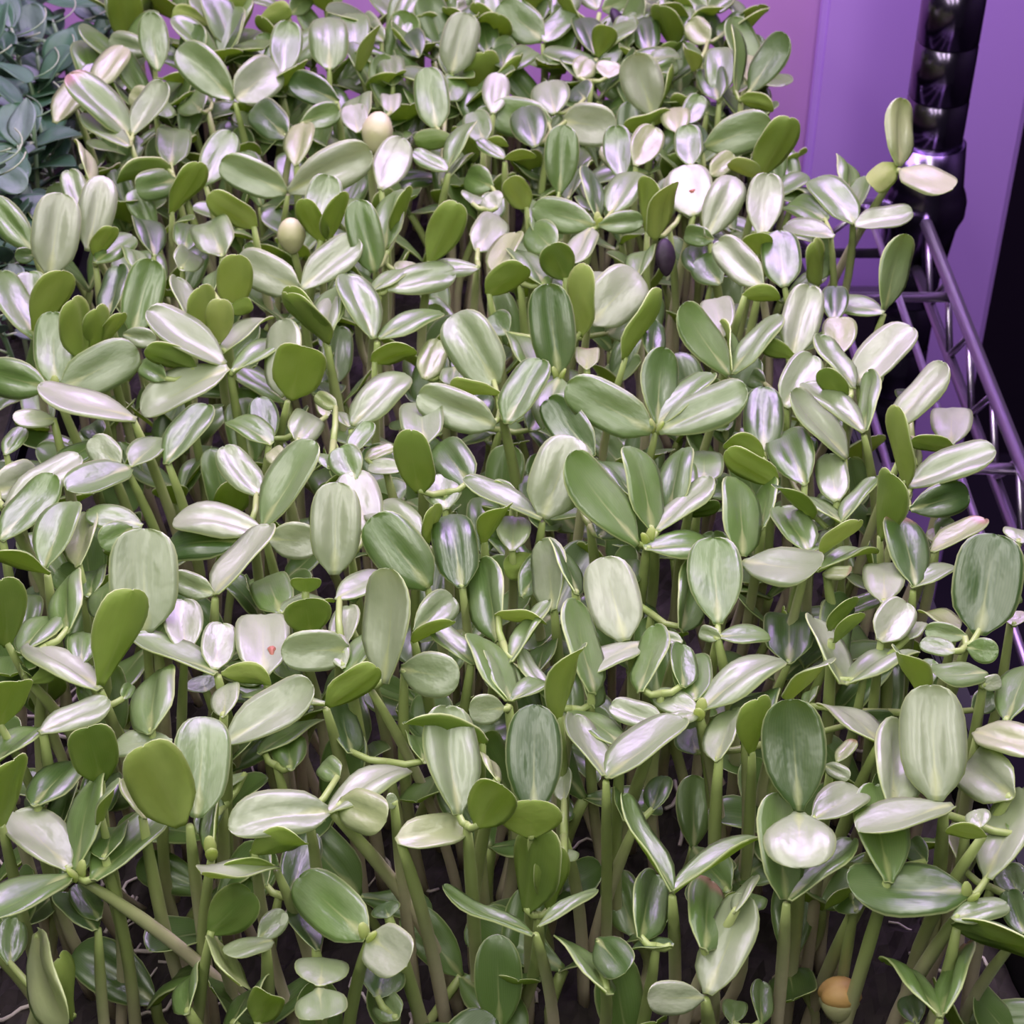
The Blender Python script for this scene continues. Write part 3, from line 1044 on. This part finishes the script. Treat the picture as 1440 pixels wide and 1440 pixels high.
S('', ['310 1420 320 1200 70 u', '40 1190 40 1040 140 dl'], dz=-8)
S('', ['1230 900 1280 690 170 dl', '1120 860 1100 700 100 l'], dz=-8)
S('', ['1340 1130 1230 980 110 d'], dz=-8)
S('', ['1430 400 1340 320 110', '1160 690 1260 640 100 d'], dz=-8)
S('', ['160 560 140 420 100 dl', '250 620 310 430 90 dl'], dz=-8)
S('', ['1040 380 950 420 40', '840 640 900 520 110 dl'], dz=-8)
T(480, 960)
S('sunflower sprout with a tall dark leaf and pale midrib over a bright underside|dark leaf with pale midrib', ['810 570 815 95 245 d', '800 655 800 535 265 un'], st=(800, 760))
S('sunflower sprout with a mottled pale leaf and a bright olive underside on a thick stem|mottled leaf on thick stem', ['490 560 400 160 235', '570 610 690 415 205 u'], st=(560, 1000))
S('sunflower sprout whose pale seed leaves are still folded into a bean shape|bean-shaped folded sprout', ['230 670 515 630 140 py'], st=(400, 1200))
S('', ['105 1075 -160 850 235', '120 1070 300 1205 215 p'], st=(30, 1440), bud=True)
S('', ['610 255 275 135 65 ud'])
S('', ['1190 275 995 85 110'])
S('', ['1125 405 1450 160 145 p', '1110 395 940 205 100'], st=(1120, 1000))
S('', ['1360 175 1150 130 110 p'])
S('', ['780 970 780 685 190 ud', '880 960 920 760 140 udl'], dz=-4)
S('', ['810 1065 412 965 50 d', '830 1030 1085 885 45'], st=(870, 1200))
S('', ['1130 1315 950 1045 90', '1080 1080 1215 1240 170 d'])
S('sunflower sprout with two slim leaves raised in a narrow V|narrow V sprout', ['1395 885 1112 555 65', '1400 885 1760 615 65'], st=(1410, 1240))
S('', ['1260 1085 1270 855 145 d', '1400 1110 1210 1090 50 d'])
S('', ['660 420 620 275 60 y'])
S('', ['200 990 180 940 130 d'], dz=-6)
S('', ['940 500 960 390 70 p', '940 760 960 680 110 l'], dz=-6)
S('', ['1310 540 1360 400 110 d', '1190 580 1200 430 100 dl'], dz=-6)
S('', ['40 300 -30 100 120 dl', '350 340 320 180 110 l'], dz=-6)
S('', ['150 1330 180 1220 200 dl', '240 1420 160 1330 130'], dz=-6)
S('', ['240 500 185 500 70 p'])
T(960, 960)
S('sunflower sprout with a tall dark oval leaf behind two rounded cream leaves|dark oval behind cream leaves', ['490 540 465 80 275 d', '490 550 490 750 300 p', '550 580 770 435 155 p'], st=(480, 1000))
S('', ['430 915 375 485 180', '450 920 755 760 85'], st=(400, 1440))
S('sunflower sprout with a huge ridged lavender leaf above a flat lavender one|huge ridged lavender leaf', ['1070 500 1060 45 285 p', '1140 520 755 645 135 p'], st=(1090, 790))
S('', ['880 530 860 230 185 p'])
S('sunflower sprout with a lavender leaf creased by a deep green groove|green-grooved lavender leaf', ['1395 485 1165 290 235 p'])
S('', ['870 845 785 500 215'])
S('sunflower sprout with a wide flat grey leaf and a pale one beside a bud|wide flat grey leaf', ['1205 885 688 920 225 d', '1285 830 1470 490 200 p', '1140 1000 1365 940 100 p'], bud=True)
S('', ['1140 1030 1470 1135 90 ud'])
S('sunflower sprout with two narrow leaves opening like a tulip|tulip-like sprout', ['1080 1405 925 1110 90', '1100 1405 1225 1115 90 k'])
S('', ['90 1125 90 865 165 dk'])
S('', ['220 970 310 825 55 p'])
S('sunflower sprout with a creased cream leaf and a flat round one at the open end|creased cream leaf', ['105 1315 310 960 195 p', '90 1330 -175 1330 145 p'], st=(120, 1440))
S('', ['1260 610 1240 540 110 p', '1280 650 1120 600 70 u'])
S('', ['290 960 320 870 110 l', '190 980 220 890 70 u'], dz=-6)
S('', ['200 880 60 720 200 dl'], dz=-10)
S('', ['1190 800 1130 640 70 y', '1420 900 1380 800 150 dl'], dz=-6)
S('', ['640 760 600 690 130', '1030 760 950 660 110 d'], dz=-8)
S('', ['720 880 590 930 50 u', '740 970 690 880 160 dl'], dz=-8)
S('', ['1440 1060 1400 920 120 d'], dz=-6)
S('', ['330 1440 310 1300 90 dl', '210 1440 230 1330 110 l'], dz=-6)
S('', ['990 1440 960 1330 120 dl'], dz=-8)
S('', ['980 490 970 430 70 ', '1430 650 1430 560 130 '], dz=-8)

# ------------------------------------------------------------------ labels for the sprouts traced above
def leaf_word(fl):
    if 'u' in fl:
        return 'green underside'
    if 'y' in fl:
        return 'yellowish leaf'
    if 'p' in fl:
        return 'pale leaf'
    if 'd' in fl:
        return 'dark leaf'
    return 'sage leaf'

COUNT = {1: 'one', 2: 'two', 3: 'three', 4: 'four'}
def plural(w, n):
    if n == 1:
        return 'one ' + w
    return COUNT[n] + ' ' + (w[:-4] + 'leaves' if w.endswith('leaf') else w + 's')

MARKS = [(s[3], s[2].split('|')[1]) for s in SPROUTS if s[2]]
made = {}
for root, parsed, label, head, bare in SPROUTS:
    if label:
        tag(root, label.split('|')[0], 'sprout')
        continue
    words = [leaf_word(p[5]) for p in parsed]
    uniq = []
    for w in words:
        if w not in uniq:
            uniq.append(w)
    near = sorted(MARKS, key=lambda m: (m[0] - head).length)
    look = ' and '.join(plural(w, words.count(w)) for w in uniq[:2])
    label = None
    span = max(math.hypot(p[2] - p[0], p[3] - p[1]) * depth_of(head) for p in parsed)
    sizes = ('small sprout', 'sprout', 'long-leaved sprout')
    kind_ = sizes[0 if span < 33 else (1 if span < 56 else 2)]
    if bare:
        kind_ += ' on a bare stem'
    for m in near[:3]:
        for rel in ('next to', 'close by'):
            cand = kind_ + ' with ' + look + ' ' + rel + ' the ' + m[1]
            if cand not in made and len(cand.replace('-', ' ').split()) <= 16:
                label = cand
                break
        if label:
            break
    if not label:
        label = 'sprout with ' + look + ' next to the ' + near[0][1]
        if len(label.replace('-', ' ').split()) > 16:
            label = 'sprout with ' + plural(uniq[0], words.count(uniq[0])) + ' next to the ' + near[0][1]
    made[label] = made.get(label, 0) + 1
    tag(root, label, 'sprout', 'sunflower sprouts crowding the tray')

# ------------------------------------------------------------------ the lower crowd between them: too many and too hidden to count
def crowd(name, spots, rng, label):
    V, F, UV, MI = [], [], [], []
    def add(v, f, uv, mi):
        o = len(V)
        V.extend(v); UV.extend(uv)
        F.extend([tuple(i + o for i in q) for q in f]); MI.extend(mi)
    for (x, y, h) in spots:
        foot = Vector((x, y, SOIL))
        head = Vector((x + rng.uniform(-.014, .014), y + rng.uniform(-.010, .008), h))
        pts = stem_pts(head, foot, None, Vector((rng.uniform(-.006, .006), rng.uniform(-.005, .005), 0)))
        r0 = rng.uniform(.0014, .0019)
        v, f, uv = tube_data(pts, [r0] * len(pts), 7)
        add(v, f, uv, [3] * len(f))
        az = rng.uniform(0, 2 * math.pi)
        for k in range(2):
            a = az + math.pi * k + rng.uniform(-.35, .35)
            el = rng.uniform(0.15, 1.05)
            t = Vector((math.cos(a) * math.cos(el), math.sin(a) * math.cos(el), math.sin(el)))
            n = Vector((-math.cos(a) * math.sin(el), -math.sin(a) * math.sin(el), math.cos(el)))
            n = n + t.cross(n) * rng.uniform(-.4, .4)
            L = rng.uniform(.021, .029) * (1.22 if y > .78 else 1.0)
            me = leaf_mesh(rng.choice(('oblong', 'oval', 'obovate')), rng.choice(BENDS), rng.choice(CUPS), rng.choice(PUFFS))
            m = frame_from(head, t, n, L, L * rng.uniform(.48, .58))
            lay = me.uv_layers[0].data
            uvv = [None] * len(me.vertices)
            for l in me.loops:
                uvv[l.vertex_index] = tuple(lay[l.index].uv)
            add([m @ q.co for q in me.vertices], [tuple(p.vertices) for p in me.polygons], uvv, [p.material_index for p in me.polygons])
    me = make_mesh(name, V, F, UV, [M_TOP, M_UNDER, M_RIM, M_STEM], MI)
    o = mesh_obj(name, me)
    o['kind'] = 'stuff'
    o.color = (0.66, 0.0, 0.0, 1)  # darker tone paints in the shade below the taller leaves
    tag(o, label, 'sprouts')
    return o

rng = random.Random(21)
spots = []
HEADS = [(s[3].x, s[3].y) for s in SPROUTS]
gy = TY0 + 0.012
while gy < TY1 - 0.055:
    gx = TX0 + 0.008
    while gx < TX1 - 0.004:
        x, y = gx + rng.uniform(-.008, .008), gy + rng.uniform(-.008, .008)
        x, y = inside(x + skew(y), y)
        base = CANOPY - (0.042 if y < 0.68 else 0.034)
        if y < 0.36:
            base -= (0.36 - y) * 0.40
        h = base - abs(rng.gauss(0, 0.012))
        if y < 0.36 and rng.random() < 0.30:
            gx += 0.0225
            continue
        if y > 0.80 and rng.random() < 0.12:
            gx += 0.0225
            continue
        if y > 0.70:
            h += min(0.030, (y - 0.70) * 0.22)
        spots.append((x, y, max(h, 0.04)))
        gx += 0.0225 if gy < 0.70 else 0.0165
    gy += 0.0225 if gy < 0.70 else 0.0165
crowd('sprout_understory', spots, rng, 'dense lower layer of sunflower sprouts filling the gaps under the taller ones')

# thin white root hairs lying over the potting mix
Vs, Fs, UVs = [], [], []
for k in range(160):
    x, y = inside(rng.uniform(TX0 - .02, TX1 + .02), rng.uniform(TY0 + .01, 0.46), 0.02)
    p = Vector((x, y, SOIL + .004))
    a = rng.uniform(0, 6.28)
    pts = []
    for i in range(6):
        pts.append(p.copy())
        a += rng.uniform(-.9, .9)
        p = p + Vector((math.cos(a) * .003, math.sin(a) * .003, rng.uniform(-.001, .0014)))
        p.z = max(p.z, SOIL + .003)
    v, f, uv = tube_data(pts, [rng.uniform(.0003, .0008)] * 6, 5)
    o_ = len(Vs)
    Vs += v; UVs += uv
    Fs += [tuple(i + o_ for i in q) for q in f]
o = mesh_obj('root_hairs', make_mesh('root_hairs', Vs, Fs, UVs, [M_ROOT]))
o['kind'] = 'stuff'
tag(o, 'fine pale roots lying over the dark potting mix', 'roots')

# ------------------------------------------------------------------ unopened seeds and hulls
def seed_mesh(name, L, W, H, mat, split=0.0):
    bm = bmesh.new()
    bmesh.ops.create_uvsphere(bm, u_segments=20, v_segments=14, radius=1.0)
    for v in bm.verts:
        x, y, z_ = v.co
        taper = 1.0 - 0.28 * max(0.0, -y) - 0.05 * max(0, y)
        groove = 1 - split * math.exp(-(z_ / 0.16) ** 2)
        v.co = Vector((x * W / 2 * taper * groove, y * L / 2, z_ * H / 2 * taper))
    me = bpy.data.meshes.new(name)
    bm.to_mesh(me)
    bm.free()
    for p in me.polygons:
        p.use_smooth = True
    me.materials.append(mat)
    return me

def seedling(px, py, z, L, W, H, mats, label, rot, hull=False, up=True):
    c = at_z(px, py, z)
    foot = Vector((c.x, c.y + .003, SOIL))
    e = empty('sprouting_seed', foot)
    tag(e, label, 'seed')
    k = mesh_obj('kernel', seed_mesh('kernel', L, W, H, mats[0], 0.10), parent=e)
    k.location = c - foot
    k.rotation_euler = rot
    if hull:
        h = mesh_obj('hull', seed_mesh('hull', L * .8, W * 1.08, H * 1.10, mats[1], 0.16), parent=e)
        R_ = k.rotation_euler.to_matrix()
        h.location = c - foot + R_ @ Vector((0, L * .16, 0))
        h.rotation_euler = rot
    pts = stem_pts(c - foot + Vector((0, 0, -.004)), Vector((0, 0, 0)), None, Vector((.004, 0, 0)))
    V, F, UV = tube_data(pts, [.0015] * len(pts), 8)
    mesh_obj('stem', make_mesh('stem', V, F, UV, [M_STEM]), parent=e)
    return e

seedling(1180, 1408, 0.050, 0.0125, 0.0115, 0.0095, (M_KERNEL, M_TAN), 'tan seed cap split open on a short sprout low between bare stems', (1.2, 0.1, 0.15), True)
seedling(410, 332, 0.108, 0.015, 0.012, 0.010, (M_KERNEL, M_TAN), 'round cream-white unopened seed among leaves beside a green stem', (1.3, 0, 0.1))
seedling(530, 187, 0.112, 0.019, 0.0145, 0.012, (M_KERNEL, M_TAN), 'yellowish egg-shaped unopened seed under a curled dark leaf', (1.0, 0, -0.35))
def hull(px, py, z, rot, label):
    o = mesh_obj('seed_hull', seed_mesh('seed_hull', 0.015, 0.0085, 0.0055, M_HULL, 0.12))
    o.location = at_z(px, py, z)
    o.rotation_euler = rot
    tag(o, label, 'seed hull', )
hull(936, 362, 0.116, (0.9, 0.2, 0.3), 'dark purple striped seed hull stuck upright between leaves')
hull(870, 30, 0.112, (0.8, 0.2, 0.9), 'small black seed hull caught in the leaves at the wall end')

# ------------------------------------------------------------------ pea shoots in the neighbouring tray
def pea_shoot(x, y, h, label, rng, leaflets=None):
    foot = Vector((x, y, SOIL))
    e = empty('pea_shoot', foot)
    tag(e, label, 'pea shoot', 'pea shoots beside the sunflower tray')
    lean = Vector((rng.uniform(-.012, .012), rng.uniform(-.012, .012), 0))
    head = Vector((0, 0, h - SOIL)) + lean
    pts = stem_pts(head, Vector((0, 0, 0)), None, Vector((rng.uniform(-.005, .005), 0, 0)))
    V, F, UV = tube_data(pts, [.0011] * len(pts), 7)
    mesh_obj('stem', make_mesh('stem', V, F, UV, [M_PEASTEM]), parent=e)
    for k in range(8):
        s = rng.uniform(0.0, 0.5)
        p = pts[int(s * 8)]
        a = rng.uniform(0, 6.283)
        el = rng.uniform(-.1, .9)
        t = Vector((math.cos(a) * math.cos(el), math.sin(a) * math.cos(el), math.sin(el)))
        n = Vector((-math.cos(a) * math.sin(el), -math.sin(a) * math.sin(el), math.cos(el))) + t.cross(Vector((0, 0, 1))) * rng.uniform(-.5, .5)
        L = rng.uniform(.017, .027)
        b = p + t * .005
        o = mesh_obj('leaflet', leaf_mesh(rng.choice(('oval', 'pointed', 'oval')), rng.choice((-.10, .14)), .35, .4, True), parent=e)
        o.matrix_local = frame_from(b, t, n, L, L * rng.uniform(.55, .75))
        o.color = (rng.choice((.15, .5, .55, .7, .8)), 0, 0, 1)
        V, F, UV = tube_data([p, p.lerp(b, .5), b + t * .001], [.0007, .0006, .0005], 5)
        mesh_obj('petiole', make_mesh('petiole', V, F, UV, [M_PEASTEM]), parent=e)
    # a curling tendril
    td = []
    p = head.copy()
    a = rng.uniform(0, 6.28)
    for i in range(10):
        td.append(p.copy())
        a += .35
        p = p + Vector((math.cos(a) * .003, math.sin(a) * .003, .0012))
    V, F, UV = tube_data(td, [.0004] * 10, 5)
    mesh_obj('tendril', make_mesh('tendril', V, F, UV, [M_PEASTEM]), parent=e)
    return e

rng = random.Random(4)
pk = 0
gy = 0.50
while gy < 0.90:
    gx = TX0 - 0.024
    while gx > TX0 - 0.024 - 0.019 * 9:
        x, y = gx + skew(gy) + rng.uniform(-.007, .007), gy + rng.uniform(-.007, .007)
        # only those the photo shows something of
        vis = (x * FPX / depth_of(Vector((x, y, .09))) + 720) > -40
        if vis:
            pea_shoot(x, y, rng.uniform(.085, .112), 'dark blue-green pea shoot with small rounded leaflets beside the sunflower sprouts', rng)
            pk += 1
        gx -= 0.019
    gy += 0.021
print('pea shoots', pk, 'sprouts', len(SPROUTS), 'understory', len(spots))
